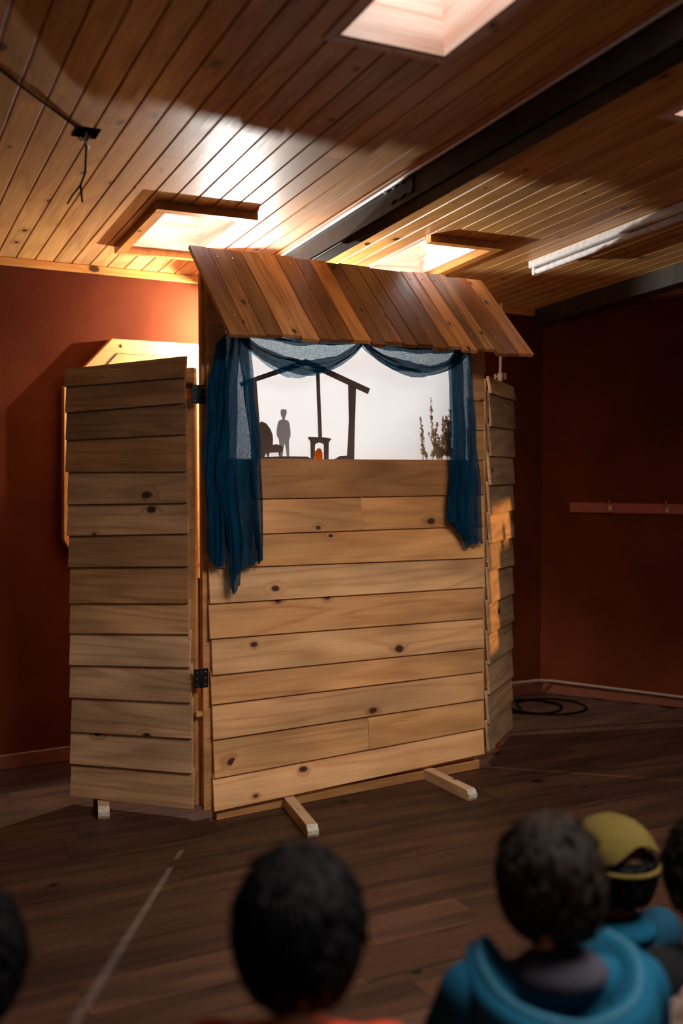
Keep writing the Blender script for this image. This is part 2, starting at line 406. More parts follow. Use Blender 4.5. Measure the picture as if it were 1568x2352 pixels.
# ceiling : deck + boards with four skylight openings
BW = .0855; P0 = 1.4745
SKY = [(P0 - 4 * BW, P0, 3.88, 4.49), (P0 + 10 * BW, P0 + 14 * BW, 3.90, 4.51), (P0 - 4 * BW, P0, 1.74, 2.36), (P0 + 10 * BW, P0 + 14 * BW, 1.80, 2.42),
       (P0 - 3 * BW, P0 + 4 * BW, .35, 1.45), (P0 + 6 * BW, P0 + 13 * BW, .35, 1.45)]  # this row: unseen openings added to light the stage front
pq = [((p.x * .898 + p.y * .44), (-p.x * .44 + p.y * .898)) for p in POLY]
qs = sorted({-6.5, 7.2} | {k for s_ in SKY for k in s_[2:]}); ps = sorted({-6.5, 7.5} | {k for s_ in SKY for k in s_[:2]})
deck = []
for i in range(len(qs) - 1):
    run = None
    for j in range(len(ps) - 1):
        mq, mp = (qs[i] + qs[i + 1]) / 2, (ps[j] + ps[j + 1]) / 2
        if any(a < mp < b and c < mq < d for a, b, c, d in SKY): continue
        deck.append((qs[i], qs[i + 1], ps[j], ps[j + 1], -.05, -.0145))
ceil = boxes('ceiling', deck, M['ceil'], CEIL); tag(ceil, 'varnished pine board ceiling over the puppet stage', kind='structure')
def cboard(q0, q1, p0, p1):
    g, c = .0012, .0045
    prof = [(p0 + g, -.0142), (p0 + g, -c), (p0 + g + c * .7, 0), (p1 - g - c * .7, 0), (p1 - g, -c), (p1 - g, -.0142)]
    n = 6; vs = [(q0, a, b) for a, b in prof] + [(q1, a, b) for a, b in prof]
    fs = [tuple(range(n)), tuple(reversed(range(n, 2 * n)))] + [(i + n, (i + 1) % n + n, (i + 1) % n, i) for i in range(n)]
    k = random.uniform(.86, 1.14)
    mesh('board', vs, fs, M['ceil'], CEIL, ceil, tint=(k, k * random.uniform(.95, 1.03), k * random.uniform(.88, 1.05)))
k = -36
cxh = Vector((-.440, .898, 0)); cyh = Vector((.898, .440, 0))
while True:
    p0 = P0 + k * BW; p1 = p0 + BW; k += 1
    if p0 > 4.75: break
    a, b = clip_rows(Vector(), cxh, cyh, (p0 + p1) / 2)
    a = max(a, .25); b += .03
    if b - a < .2: continue
    cuts = [(c, d) for (u0, u1, c, d) in SKY if u0 - .01 < (p0 + p1) / 2 < u1 + .01]
    segs = []; q = a
    for c, d in sorted(cuts):
        segs.append((q, c)); q = d
    segs.append((q, b))
    for s0, s1 in segs:
        L = s1 - s0
        if L <= 0: continue
        if L > 3.2 or (L > 2 and random.random() < .5):
            m = s0 + L * random.uniform(.3, .7); cboard(s0, m - .0008, p0, p1); cboard(m + .0008, s1, p0, p1)
        else: cboard(s0, s1, p0, p1)

# skylights
def skylight(num, rect, bars, label, power=None, D=-.27):
    p0, p1, q0, q1 = rect
    root = empty('window_%d' % num, CEIL @ Matrix.Translation(((q0 + q1) / 2, (p0 + p1) / 2, 0))); tag(root, label, kind='structure')
    t = .016
    FL = CEIL @ frame((0, 0, 0), (0, 1, 0), (0, 0, 1), (1, 0, 0))
    box('lining', (p0, p1, D, .004, q0, q0 + t), M['ply'], FL, root); box('lining', (p0, p1, D, .004, q1 - t, q1), M['ply'], FL, root)
    # side linings run up the well: grain along the length
    FS = CEIL @ frame((0, 0, 0), (1, 0, 0), (0, 0, 1), (0, -1, 0))
    box('lining', (q0 + t, q1 - t, D, .004, -p0 - t, -p0), M['ply'], FS, root); box('lining', (q0 + t, q1 - t, D, .004, -p1, -p1 + t), M['ply'], FS, root)
    w, h = .052, .032
    if 'n' in bars: box('frame_bar', (q0 - w, q0 - .006, p0 - w * ('l' in bars), p1 + w * .5 + w * .5 * ('r' in bars), 0, h), M['trim'], CEIL, root, bevel=.002)
    if 'f' in bars: box('frame_bar', (q1 + .006, q1 + w * .8, p0 - w * ('l' in bars), p1 + w * ('r' in bars), 0, h), M['trim'], CEIL, root, bevel=.002)
    if 'l' in bars: box('frame_bar', (q0 - .006, q1 + .006, p0 - w, p0 - .006, 0, h), M['trim'], CEIL, root, bevel=.002)
    if 'r' in bars: box('frame_bar', (q0 - .006, q1 + .006, p1 + .006, p1 + w, 0, h), M['trim'], CEIL, root, bevel=.002)
    if not bars:
        w2 = .02
        boxes('edge_strip', [(q0 - w2, q0, p0 - w2, p1 + w2, 0, .008), (q1, q1 + w2, p0 - w2, p1 + w2, 0, .008), (q0, q1, p0 - w2, p0, 0, .008), (q0, q1, p1, p1 + w2, 0, .008)], M['ply'], CEIL, root)
    box('pane', (q0, q1, p0, p1, D - .012, D - .004), M['glass'], CEIL, root)
    ld = bpy.data.lights.new('skylight', 'AREA'); ld.shape = 'RECTANGLE'; ld.size = q1 - q0 - .05; ld.size_y = p1 - p0 - .05; ld.energy = power or SKY_W; ld.color = (1., .90, .80) if power else (.93, .96, 1.)
    lo = bpy.data.objects.new('skylight', ld); COL.objects.link(lo)
    z = CEIL.to_3x3() @ Vector((0, 0, 1)); x = CEIL.to_3x3() @ Vector((1, 0, 0))
    Pw = CEIL @ Vector(((q0 + q1) / 2, (p0 + p1) / 2, D + .004))
    lo.matrix_world = frame(Pw, x, (-z).cross(x), -z)
    return root
skylight(1, SKY[0], 'nfl', 'roof window with raised wooden frame above the stage, left of the steel beam')
skylight(2, SKY[1], 'nfr', 'roof window with raised wooden frame right of the steel beam')
skylight(3, SKY[2], '', 'large bright plywood lined roof window at the top of the picture')
skylight(4, SKY[3], '', 'plywood lined roof window cut off by the right picture edge')
skylight(8, SKY[4], '', 'unseen roof window added over the audience to light the stage front, left of the beam', ROOF_W, -.05)
skylight(9, SKY[5], '', 'unseen roof window added over the audience to light the stage front, right of the beam', ROOF_W * .5, -.05)

# steel beam, its trim, second dark beam, ceiling trims, skirting
ht = .112
bm_ = empty('steel_beam', CEIL @ Matrix.Translation((3., 1.868, 0))); tag(bm_, 'dark steel ceiling beam running from the stage to the upper right', kind='structure', cat='beam')
boxes('beam_body', [(-2.5, 5.0, 1.832, 1.846, 0, ht), (-2.5, 5.0, 1.832, 1.91, ht - .012, ht), (-2.5, 5.0, 1.832, 1.91, 0, .012)], M['steel'], CEIL, bm_, bevel=.002)
tube('weld_bead', [(3.15 + .02 * i, 1.829, .022 + .006 * math.sin(i * 2.1)) for i in range(12)] , .004, M['steel'], CEIL, bm_)
tube('weld_bead', [(3.15 + .02 * i, 1.829, .075 + .006 * math.sin(i * 1.7)) for i in range(9)], .004, M['steel'], CEIL, bm_)
tube('weld_bead', [(3.15, 1.829, .022 + .01 * i) for i in range(6)], .004, M['steel'], CEIL, bm_)
box('cover_strip', (-2.5, 5.0, 1.800, 1.832, 0, .012), M['trim'], CEIL, bm_, bevel=.002)
tube('bead_strip', [(-2.5, 1.820, .016), (5.0, 1.820, .016)], .007, M['white'], CEIL, bm_)
b2 = boxes('trim_4', [(-2.5, 5.05, 3.80, 3.90, 0, .10)], M['steel'], CEIL); tag(b2, 'dark steel beam along the right edge of the ceiling', kind='structure')
t1 = box('trim_1', (-2., 3.30, 2.362, 2.402, .001, .026), M['trim'], WALL, bevel=.006); tag(t1, 'varnished strip where the stage wall meets the ceiling', kind='structure')
t2 = box('trim_2', (.02, 5.0, 2.42, 2.455, .001, .024), M['skirt'], RWALL); tag(t2, 'dark strip along the top of the coat hook wall', kind='structure')
s1 = box('baseboard_back', (-2., 3.30, 0, .072, .001, .020), M['skirt'], WALL, bevel=.004); tag(s1, 'dark red skirting board below the stage wall', kind='structure')
s2 = box('baseboard_right', (.02, 5.0, 0, .062, .001, .020), M['skirt'], RWALL, bevel=.004); tag(s2, 'red skirting board below the coat hook wall', kind='structure')
pp = [WALL @ Vector((x, .088 + .002 * math.sin(x * 9), .03)) for x in [1.2 + .1 * i for i in range(20)]] + [WALL @ Vector((3.22, .092, .05))]
pp += [RWALL @ Vector((x, .090 - .022 * min(1, x / .9), .035)) for x in [.08 + .12 * i for i in range(30)]]
tag(tube('water_pipe', pp, .0085, M['pipe'], ID), 'thin cream pipe running along the wall just above the skirting', 'pipe')

# ------------------------------------------------------------------ the puppet stage
st = empty('puppet_theatre', BOOTH @ Matrix.Translation((.69, 0, 0)))
tag(st, 'tall folding puppet theatre clad in pine boards with a plank roof', 'puppet theatre')
def lap(name, x0l, zl0, zl1, x1r, zr0, zr1, mat, F, parent, tint, vt=.010, vb=.024, th=.013):
    """one lapped board: bottom zl0/zr0, top zl1/zr1 at its left/right end; the lower edge stands proud"""
    vs = [(x0l, zl0, vb - th), (x1r, zr0, vb - th), (x1r, zr1, vt - th), (x0l, zl1, vt - th), (x0l, zl0, vb), (x1r, zr0, vb), (x1r, zr1, vt), (x0l, zl1, vt)]
    return mesh(name, vs, HEXF, mat, F, parent, tint=tint, bevel=.0012)
def tn(v, r=1., b=1.): return (v * r, v, v * b)
# front panel: frame and boards
fp = boxes('front_panel', [(-.033, .034, .045, 2.195, -.032, -.005), (1.346, 1.384, .07, 2.195, -.030, -.005), (-.046, .02, .05, .542, -.062, -.054), (.034, 1.346, .05, .10, -.045, -.005),  # includes a strip added behind the hinge gap to block lamp light
    (.034, 1.346, 1.39, 1.435, -.045, -.005), (.034, 1.346, 1.985, 2.03, -.045, -.005), (.034, 1.346, 2.13, 2.19, -.045, -.005)], M['stile'], BOOTH, st, bevel=.002)
FR = [(.046, .075), (.181, .200), (.338, .338), (.481, .469), (.599, .581), (.746, .721), (.887, .867), (1.028, 1.005), (1.158, 1.154), (1.300, 1.301), (1.462, 1.462)]
FT = [(1.24, 1.22, 1.20), None, (1.04, .99, .95), (1.0, .88, .74), (1.16, 1.13, 1.10), (.84, .74, .62), (1.34, 1.36, 1.36), (1.02, .90, .70), None, (.70, .57, .43)]
FE = [(0, 1.381), (.002, 1.380), (-.002, 1.377), (-.008, 1.376), (-.003, 1.375), (-.014, 1.376), (-.013, 1.378), (-.014, 1.371), (-.016, 1.372), (-.012, 1.374), (.0, 1.37)]
for i in range(10):
    (a0, b0), (a1, b1) = FR[i], FR[i + 1]; e0, e1 = FE[i]; ov = .014
    if i == 1:
        lap('board', e0, a0, a1 + ov, .735, (a0 + b0) / 2 + .001, (a1 + b1) / 2 + ov, M['front'], BOOTH, fp, (1.0, .92, .80))
        lap('board', .738, (a0 + b0) / 2, (a1 + b1) / 2 + ov, e1, b0, b1 + ov, M['front'], BOOTH, fp, (1.22, 1.13, .95))
    elif i == 8:
        lap('board', e0, a0, a1 + ov, .700, (a0 + b0) / 2, (a1 + b1) / 2 + ov, M['front'], BOOTH, fp, (1.15, 1.02, .86))
        lap('board', .704, (a0 + b0) / 2, (a1 + b1) / 2 + ov, e1, b0, b1 + ov, M['front'], BOOTH, fp, (1.0, .86, .64))
    else:
        t = FT[i] if FT[i] else tn(1.)
        lap('board', e0, a0, a1 + (ov if i < 9 else 0), e1, b0, b1 + (ov if i < 9 else 0), M['front'], BOOTH, fp, t)
# short jamb boards beside the window and header boards above it
zs = [1.462, 1.60, 1.735, 1.865, 1.985]
for i in range(4):
    lap('board', -.018, zs[i], zs[i + 1] + .014, .066, zs[i], zs[i + 1] + .014, M['front'], BOOTH, fp, tn(.78, 1.06, .85))
    lap('board', 1.280, zs[i], zs[i + 1] + .014, 1.372, zs[i], zs[i + 1] + .014, M['front'], BOOTH, fp, tn(.85, 1.06, .85))
for z0, z1 in [(1.985, 2.070), (2.070, 2.150)]:
    lap('board', -.018, z0, z1 + .012, 1.372, z0, z1 + .012, M['front'], BOOTH, fp, tn(.70, 1.08, .8))
# floor rail and feet of the front
box('floor_rail', (.02, 1.37, 0, .042, -.045, 0), M['stile'], BOOTH, st, bevel=.002)
def foot(a, b, w=.046, h=.048, end=None):
    """beam lying on the floor from a to b (u, v), tip with a cut corner"""
    A = BOOTH @ Vector((a[0], 0, a[1])); B = BOOTH @ Vector((b[0], 0, b[1])); x = (B - A).normalized(); L = (B - A).length
    F = frame(A, x, UP.cross(x), UP); c = .020
    pr = [(0, 0), (L - .006, 0), (L, .014), (L, h - c), (L - c, h), (0, h)]
    vs = [(p[0], -w / 2, p[1]) for p in pr] + [(p[0], w / 2, p[1]) for p in pr]; n = 6
    fs = [tuple(range(n)), tuple(reversed(range(n, 2 * n)))] + [(i + n, (i + 1) % n + n, (i + 1) % n, i) for i in range(n)]
    f = mesh('foot', vs, fs, M['foot'], F, st, bevel=.0015)
    mesh('end_grain', [(L + .0008, -w / 2 + .001, .013), (L + .0008, w / 2 - .001, .013), (L + .0008, w / 2 - .001, h - c), (L + .0008, -w / 2 + .001, h - c), (L - c + .001, w / 2 - .001, h + .0006), (L - c + .001, -w / 2 + .001, h + .0006)],
         [(0, 1, 2, 3), (3, 2, 4, 5)], M['pale'], F, f)
    if end:
        g = box('painted_end', (L - .004, L + .002, -w / 2 - .001, w / 2 + .001, .001, h * .55), M['redp'], F, f)
    return f
foot((.372, -.12), (.262, .368)); foot((1.075, -.14), (1.058, .345)); 
foot((-.26, -.62), (-.368, -.246)); foot((1.56, -.58), (1.675, -.235), end='red')
# wings
LWt = Vector((-.39, -.44)).normalized(); RWt = Vector((.41, -.32)).normalized()
def wing(hinge, t, name, rows, side, tints, mat):
    A = BOOTH @ Vector((hinge[0], 0, hinge[1])); x = BD * t.x + BN * t.y
    if side < 0: x = -x
    F = frame(A, x, UP, x.cross(UP))
    s = side; zt = rows[0][1] - .01; zb = rows[-1][1] + .01; L = rows[-1][0 if side < 0 else 2]
    q = lambda a, b: (min(a * s, b * s), max(a * s, b * s))
    Lx = max(rows[0][0], rows[0][2]); h0 = .003 if side < 0 else .002
    fr = boxes(name, [(*q(h0, .05), zb, zt, -.029, -.006), (*q(Lx - .06, Lx - .012), zb, zt, -.045, -.006), (*q(.05, Lx - .06), zb, zb + .045, -.045, -.006), (*q(.05, Lx - .06), zt - .05, zt - .005, -.045, -.006), (*q(.05, Lx - .06), .93, .975, -.045, -.006)], M['stile'], F, st, bevel=.002)
    for i in range(len(rows) - 1):
        xa, za1, xb, zb1 = rows[i]; xc, za0, xd, zb0 = rows[i + 1]
        j1, j2 = random.uniform(-.007, .007), random.uniform(-.004, .004); ov = .016 if i else 0
        # left-hand end first in local x
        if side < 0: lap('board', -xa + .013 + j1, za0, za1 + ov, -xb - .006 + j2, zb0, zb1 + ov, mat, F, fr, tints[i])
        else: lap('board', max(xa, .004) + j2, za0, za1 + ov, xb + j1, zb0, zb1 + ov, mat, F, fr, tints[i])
    return F, fr
LROWS = [(.590, 1.833, .027, 1.868), (.589, 1.758, .026, 1.783), (.589, 1.652, .024, 1.682), (.589, 1.540, .023, 1.558), (.588, 1.408, .020, 1.411), (.588, 1.274, .019, 1.287), (.587, 1.144, .017, 1.165), (.587, 1.014, .015, 1.034), (.586, .864, .013, .886), (.586, .739, .011, .762), (.585, .606, .010, .628), (.585, .469, .008, .486), (.584, .325, .006, .342), (.584, .189, .004, .200), (.583, .051, .001, .055)]
LT = [tn(.54, 1.16, .80), tn(.48, 1.16, .78), tn(.50, 1.14, .84), tn(.46, 1.22, .74), tn(.74, 1.08, .92), tn(.74, 1.08, .92), tn(.58, 1.16, .80), tn(.54, 1.2, .76), tn(.84, 1.10, .82), tn(1.06, 1.0, 1.0), tn(1.08, 1.02, .97), tn(1.04, 1.04, .95), tn(1.06, 1.02, 1.0), tn(.84, 1.06, .90)]  # board tones, the upper ones also darkened for the shade up there
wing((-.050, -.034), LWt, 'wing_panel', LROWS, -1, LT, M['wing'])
RROWS = [(-.004, 1.854, .563, 1.847), (-.004, 1.774, .563, 1.775), (-.004, 1.619, .563, 1.625), (0, 1.481, .563, 1.480), (0, 1.343, .563, 1.341), (0, 1.201, .562, 1.203), (0, 1.068, .562, 1.061), (0, .939, .562, .913), (0, .782, .562, .765), (0, .636, .561, .621), (0, .490, .561, .477), (0, .346, .561, .323), (0, .205, .561, .192), (0, .072, .561, .055)]
RT = [tn(random.uniform(.78, .98), 1., .96) for _ in range(13)]
wing((1.415, -.020), RWt, 'wing_panel', RROWS, 1, RT, M['wing'])
# hinges
def hinge(z0, z1, u=-.034):
    h = boxes('hinge', [(u - .030, u - .003, z0, z1, -.006, -.002), (u + .003, u + .030, z0, z1, -.006, -.002)], M['black'], BOOTH, st)
    tube('pin', [(u, z0, -.002), (u, z1, -.002)], .004, M['black'], BOOTH, h, 8)
    for dz in (.012, .037, .062):
        for du in (-.018, .018): tube('screw', [(u + du, z0 + dz, -.003), (u + du, z0 + dz, -.0005)], .003, M['chrome'], BOOTH, h, 6)
hinge(1.678, 1.752, -.043); hinge(.549, .625, -.042)
box('gap_block', (-.060, -.030, .431, .449, -.030, -.012), M['stile'], BOOTH, st)
# roof: planks from ridge to eave
RX = [-.046, .033, .105, .181, .258, .334, .422, .498, .580, .645, .734, .807, .885, .966, 1.035, 1.112, 1.161, 1.217, 1.275, 1.344, 1.432]
RC = [(.48, .40, .37), (.66, .56, .46), (.38, .29, .24), (1.0, .92, .80), (1.08, .98, .85), (.56, .43, .32), (.36, .26, .18), (1.10, .90, .58), (.27, .17, .11), (.58, .40, .24), (.36, .23, .13), (.30, .19, .12), (.33, .24, .17), (.98, .82, .60), (1.10, .97, .78), (.42, .36, .32), (.86, .77, .67), (.36, .28, .24), (.52, .35, .29), (.98, .82, .66)]
EV, EZ, RV, RZ = .290, 1.928, -.085, 2.312     # eave and ridge (v, z), upper face
sl = Vector((0, EZ - RZ, EV - RV)); SL = sl.length; sl.normalize()
RFr = BOOTH @ frame((0, RZ, RV), sl, Vector((1, 0, 0)), sl.cross(Vector((1, 0, 0))))
rf = boxes('roof', [(.05, SL - .06, .02, .06, -.055, -.019), (.05, SL - .06, 1.30, 1.34, -.055, -.019), (.03, .07, -.01, 1.39, -.045, -.018), (SL - .12, SL - .075, .0, 1.38, -.045, -.018)], M['stile'], RFr, st)
for i in range(20):
    a, b = RX[i] + .0008, RX[i + 1] - .0008; j0, j1 = random.uniform(-.008, .008), random.uniform(-.014, .012); dz = random.uniform(-.0025, .003)
    pl = box('plank', (j0, SL + j1, a, b, -.018 + dz, dz), M['roof'], RFr, rf, tint=RC[i], bevel=.0015)
    for xx in (.055, SL - .10):
        yy = (a + b) / 2 + random.uniform(-.02, .02)
        tube('nail', [(xx + random.uniform(-.01, .01), yy, dz - .001), (xx, yy, dz + .0012)], .0028, M['chrome'], RFr, rf, 6)

# screen with its cut-out scenery
sc = box('shadow_screen', (.035, 1.345, 1.405, 2.02, -.066, -.063), M['screen'], BOOTH); tag(sc, 'white glowing cloth screen in the puppet stage window', 'screen')
ld = box('stage_floor', (.07, 1.28, 1.436, 1.456, -.061, -.028), M['stile'], BOOTH, st)
V0 = -.046
def cut(name, pts, lab, cat, mat, v=V0, th=.003, extra=()):
    o = prism(name, pts, v, v + th, mat, BOOTH); tag(o, lab, cat); return o
hr = empty('cutout_house', BOOTH @ Matrix.Translation((.45, 1.456, V0))); tag(hr, 'dark cut-out silhouette of a house frame with posts and rafters', 'silhouette')
def hpart(n, pts, dv=0): return prism(n, pts, V0 - .004 + dv, V0 - .001 + dv, M['card'], BOOTH, hr)
hpart('post', [(.191, 1.770), (.229, 1.785), (.242, 1.62), (.259, 1.456), (.217, 1.456), (.203, 1.62)])
hpart('post', [(.671, 1.792), (.711, 1.776), (.704, 1.63), (.701, 1.456), (.664, 1.456), (.675, 1.63)])
hpart('rafter', [(.150, 1.772), (.460, 1.885), (.468, 1.862), (.160, 1.757)], .003)
hpart('rafter', [(.460, 1.885), (.781, 1.773), (.769, 1.749), (.452, 1.862)], .003)
hpart('ground', [(.222, 1.456), (.235, 1.469), (.351, 1.474), (.466, 1.473), (.490, 1.462), (.60, 1.462), (.629, 1.477), (.70, 1.480), (.70, 1.456)], .001)
cut('cutout_armchair', [(.214, 1.504), (.232, 1.604), (.250, 1.617), (.272, 1.608), (.290, 1.586), (.299, 1.565), (.302, 1.545), (.300, 1.521), (.318, 1.524), (.338, 1.520), (.348, 1.511), (.345, 1.494), (.337, 1.488), (.333, 1.470), (.327, 1.490), (.286, 1.488), (.280, 1.466), (.270, 1.487), (.258, 1.464), (.232, 1.464)], 'dark cut-out armchair standing by the left house post', 'silhouette', M['card'], V0 + .001)
cut('cutout_man', [(.344, 1.668), (.350, 1.671), (.369, 1.669), (.370, 1.655), (.366, 1.641), (.361, 1.632), (.362, 1.627), (.376, 1.624), (.383, 1.612), (.388, 1.582), (.388, 1.556), (.382, 1.545), (.381, 1.531), (.382, 1.474), (.371, 1.474), (.368, 1.500), (.361, 1.532), (.354, 1.500), (.351, 1.474), (.339, 1.474), (.337, 1.52), (.334, 1.547), (.324, 1.560), (.324, 1.582), (.330, 1.614), (.337, 1.624), (.350, 1.628), (.351, 1.633), (.345, 1.643), (.342, 1.655)], 'pale grey cut-out of a standing man beside the armchair', 'silhouette', M['card2'], V0 - .007)
fpz = empty('cutout_fireplace', BOOTH @ Matrix.Translation((.525, 1.456, V0))); tag(fpz, 'dark cut-out fireplace with a tall flue and orange paper fire', 'silhouette')
prism('hearth', [(.469, 1.553), (.471, 1.557), (.545, 1.556), (.582, 1.551), (.580, 1.545), (.570, 1.535), (.569, 1.456), (.547, 1.456), (.547, 1.524), (.538, 1.531), (.525, 1.534), (.512, 1.531), (.503, 1.524), (.500, 1.456), (.483, 1.456), (.481, 1.538), (.472, 1.548)], V0, V0 + .003, M['card'], BOOTH, fpz)
prism('flue', [(.508, 1.870), (.524, 1.870), (.538, 1.552), (.521, 1.552)], V0 - .002, V0 + .001, M['card'], BOOTH, fpz)
prism('paper_fire', [(.508, 1.458), (.506, 1.485), (.509, 1.500), (.513, 1.497), (.517, 1.509), (.522, 1.505), (.526, 1.512), (.531, 1.505), (.536, 1.508), (.539, 1.497), (.543, 1.490), (.543, 1.458)], V0 - .006, V0 - .004, M['flame'], BOOTH, fpz)
# dried plant at the right of the stage
pr_ = empty('dried_twigs', BOOTH @ Matrix.Translation((1.12, 1.456, -.04))); tag(pr_, 'bunch of dry brown twigs at the right end of the stage window', 'plant')
rr = random.Random(5)
twigs = [((1.060, 1.456), (1.044, 1.650), 16, .016), ((1.150, 1.456), (1.105, 1.745), 26, .015), ((1.110, 1.456), (1.135, 1.63), 16, .018), ((1.165, 1.456), (1.175, 1.655), 20, .022), ((1.20, 1.456), (1.215, 1.69), 22, .024), ((1.14, 1.456), (1.085, 1.58), 12, .016), ((1.18, 1.456), (1.15, 1.57), 14, .02), ((1.225, 1.456), (1.19, 1.61), 16, .022), ((1.09, 1.456), (1.055, 1.54), 9, .014), ((1.21, 1.456), (1.195, 1.655), 12, .026), ((1.155, 1.456), (1.125, 1.53), 10, .02)]
for (a, b, n, ll) in twigs:
    vv = rr.uniform(-.044, -.030); bend = rr.uniform(-.012, .012)
    pts = [(a[0] + (b[0] - a[0]) * t + bend * math.sin(t * 3.1), a[1] + (b[1] - a[1]) * t, vv) for t in [i / 8 for i in range(9)]]
    stem = tube('twig', pts, [.0022 - .0002 * i for i in range(9)], M['leaf'], BOOTH, pr_, 5)
    vs, fs = [], []
    for i in range(n * 4):
        t = rr.uniform(.08, 1.0); p = Vector((a[0] + (b[0] - a[0]) * t + bend * math.sin(t * 3.1), a[1] + (b[1] - a[1]) * t, vv))
        an = math.pi / 2 + rr.choice((-1, 1)) * rr.uniform(.25, 1.15); l = ll * rr.uniform(.7, 1.3) * (1.2 - .6 * t); wd = l * .30
        dx = Vector((math.cos(an), math.sin(an), rr.uniform(-.35, .35))); sd = Vector((-dx.y, dx.x, 0)).normalized() * wd
        k = len(vs); vs += [tuple(p), tuple(p + dx * l * .5 + sd), tuple(p + dx * l), tuple(p + dx * l * .5 - sd)]; fs.append((k, k + 1, k + 2, k + 3))
    lo = mesh('leaf_cluster', vs, fs, M['leaf'], BOOTH, stem); lo['kind'] = 'stuff'

# ------------------------------------------------------------------ gauze curtains
def lerp(a, b, t): return a + (b - a) * t
def pl(pts, x):
    if x <= pts[0][0]: return pts[0][1]
    for (a, b), (c, d) in zip(pts, pts[1:]):
        if x <= c:
            t = (x - a) / (c - a); t = t * t * (3 - 2 * t); return b + (d - b) * t
    return pts[-1][1]
def nz(x, y, z=0): return mnoise.noise(Vector((x, y, z)))
lc = empty('gauze_curtain', BOOTH @ Matrix.Translation((.07, .93, .05))); tag(lc, 'ragged dark blue gauze curtain knotted at the shaded end of the stage window', 'curtain', 'blue gauze stage curtains')
rc = empty('gauze_curtain', BOOTH @ Matrix.Translation((1.22, 1.07, .05))); tag(rc, 'bright blue gauze curtain hanging beside the dry twigs', 'curtain', 'blue gauze stage curtains')
def drape(name, Lf, Rf, zt, zb, amp, k, seed, mat, parent, v0=.05, nu=90, nv=70, sway=.01):
    def f(s, t):
        zlow = pl(zb, s) + .010 * nz(s * 30, seed, 1.3)
        z = lerp(zt, zlow, t)
        wob = .10 * nz(s * 3, t * 2.2, seed) + .045 * nz(s * 9, t * 5, seed + 4)
        ss_ = s + wob * min(1, t * 3 + .2)
        l, r = pl(Lf, z), pl(Rf, z)
        u = lerp(l, r, min(1.03, max(-.03, ss_))) + sway * nz(t * 3, s * 2, seed + 9)
        v = v0 + amp * (.35 + .65 * t) * (math.sin(6.283 * (k * s + .35 * nz(t * 2.3, s * 2, seed + 2))) * .7 + .5 * nz(s * 14, t * 3, seed + 6))
        return (u, z, v)
    return grid(name, f, nu, nv, mat, BOOTH, parent)
# shaded side: wide sheer layer behind, darker gathered strands in front
Lz = [(.90, .052), (1.05, -.036), (1.38, -.050), (1.72, -.040), (1.90, .000), (1.96, .045)]
Rz = [(.90, .095), (1.05, .192), (1.24, .191), (1.468, .182), (1.73, .155), (1.90, .146), (1.97, .130)]
Lm = [(0, 1.09), (.10, 1.045), (.22, 1.025), (.27, 1.10), (.36, 1.12), (.385, .97), (.47, .930), (.56, .945), (.61, 1.02), (.72, 1.015), (.80, 1.03), (.9, 1.045), (1, 1.05)]
drape('drape', Lz, Rz, 1.97, Lm, .017, 5, 3.1, M['gauze_thick'], lc, .058, 110, 90)
drape('strand', [(1.04, .165), (1.25, .150), (1.50, .140), (1.74, .112), (1.90, .090), (1.97, .075)], [(1.04, .196), (1.25, .193), (1.5, .190), (1.74, .160), (1.97, .140)], 1.975, [(0, 1.06), (.5, 1.04), (1, 1.055)], .012, 3, 8.7, M['gauze_thick'], lc, .078, 40, 70)
drape('strand', [(.94, .048), (1.10, .045), (1.40, -.010), (1.70, .030), (1.97, .060)], [(.94, .092), (1.10, .098), (1.40, .070), (1.70, .085), (1.97, .105)], 1.975, [(0, .95), (.4, .925), (1, .955)], .012, 2, 5.2, M['gauze_thick'], lc, .082, 34, 80)
drape('strand', [(1.05, -.036), (1.38, -.048), (1.70, -.030), (1.90, .010), (1.97, .05)], [(1.05, .030), (1.38, .045), (1.70, .050), (1.97, .085)], 1.975, [(0, 1.06), (.6, 1.03), (1, 1.05)], .012, 2.5, 1.9, M['gauze_thick'], lc, .070, 34, 70)
def swag(name, u0, u1, z0, z1, st_, sb_, parent, seed, mat, v0=.05, skew=0., t0=0., t1=1., gather=.05, b=.06):
    def f(s, t):
        t = lerp(t0, t1, t)
        sh = (4 * s * (1 - s)) ** .85 * (1 + skew * (s - .5))
        sag = lerp(st_, sb_, t ** 1.15)
        end = gather * (t - .3)
        z = lerp(z0, z1, s) - sag * sh - end * (1 - sh) * .6 + (.012 * nz(s * 4, t * 6, seed) + .006 * nz(s * 11, t * 14, seed + 3)) * sh
        v = v0 + b * sh * math.sin(3.1 * t) * .6 + .010 * math.sin(6.283 * (t * 4.2 + .5 * nz(s * 2, t * 2, seed + 1))) * (.4 + .6 * sh) + .006 * nz(s * 6, t * 16, seed + 2)
        u = lerp(u0, u1, s) + .012 * nz(s * 3, t * 4, seed + 5)
        return (u, z, v)
    return grid(name, f, 70, 40, mat, BOOTH, parent)
swag('swag', .095, .662, 1.968, 1.972, .020, .175, lc, 2.2, M['gauze'], .062, skew=-.25)
swag('swag_fold', .085, .665, 1.968, 1.970, .105, .165, lc, 7.2, M['gauze_thick'], .082, skew=.1, t0=.0, t1=1., b=.03)
swag('swag_fold', .120, .655, 1.970, 1.972, .005, .045, lc, 4.6, M['gauze_thick'], .078, b=.02)
swag('swag', .655, 1.235, 1.970, 1.978, .020, .140, rc, 3.6, M['gauze'], .062, skew=.05)
swag('swag_fold', .660, 1.235, 1.970, 1.972, .095, .150, rc, 9.1, M['gauze_thick'], .082, skew=.05, b=.03)
swag('swag_fold', .665, 1.230, 1.972, 1.978, .010, .050, rc, 1.4, M['gauze_thick'], .076, b=.02)
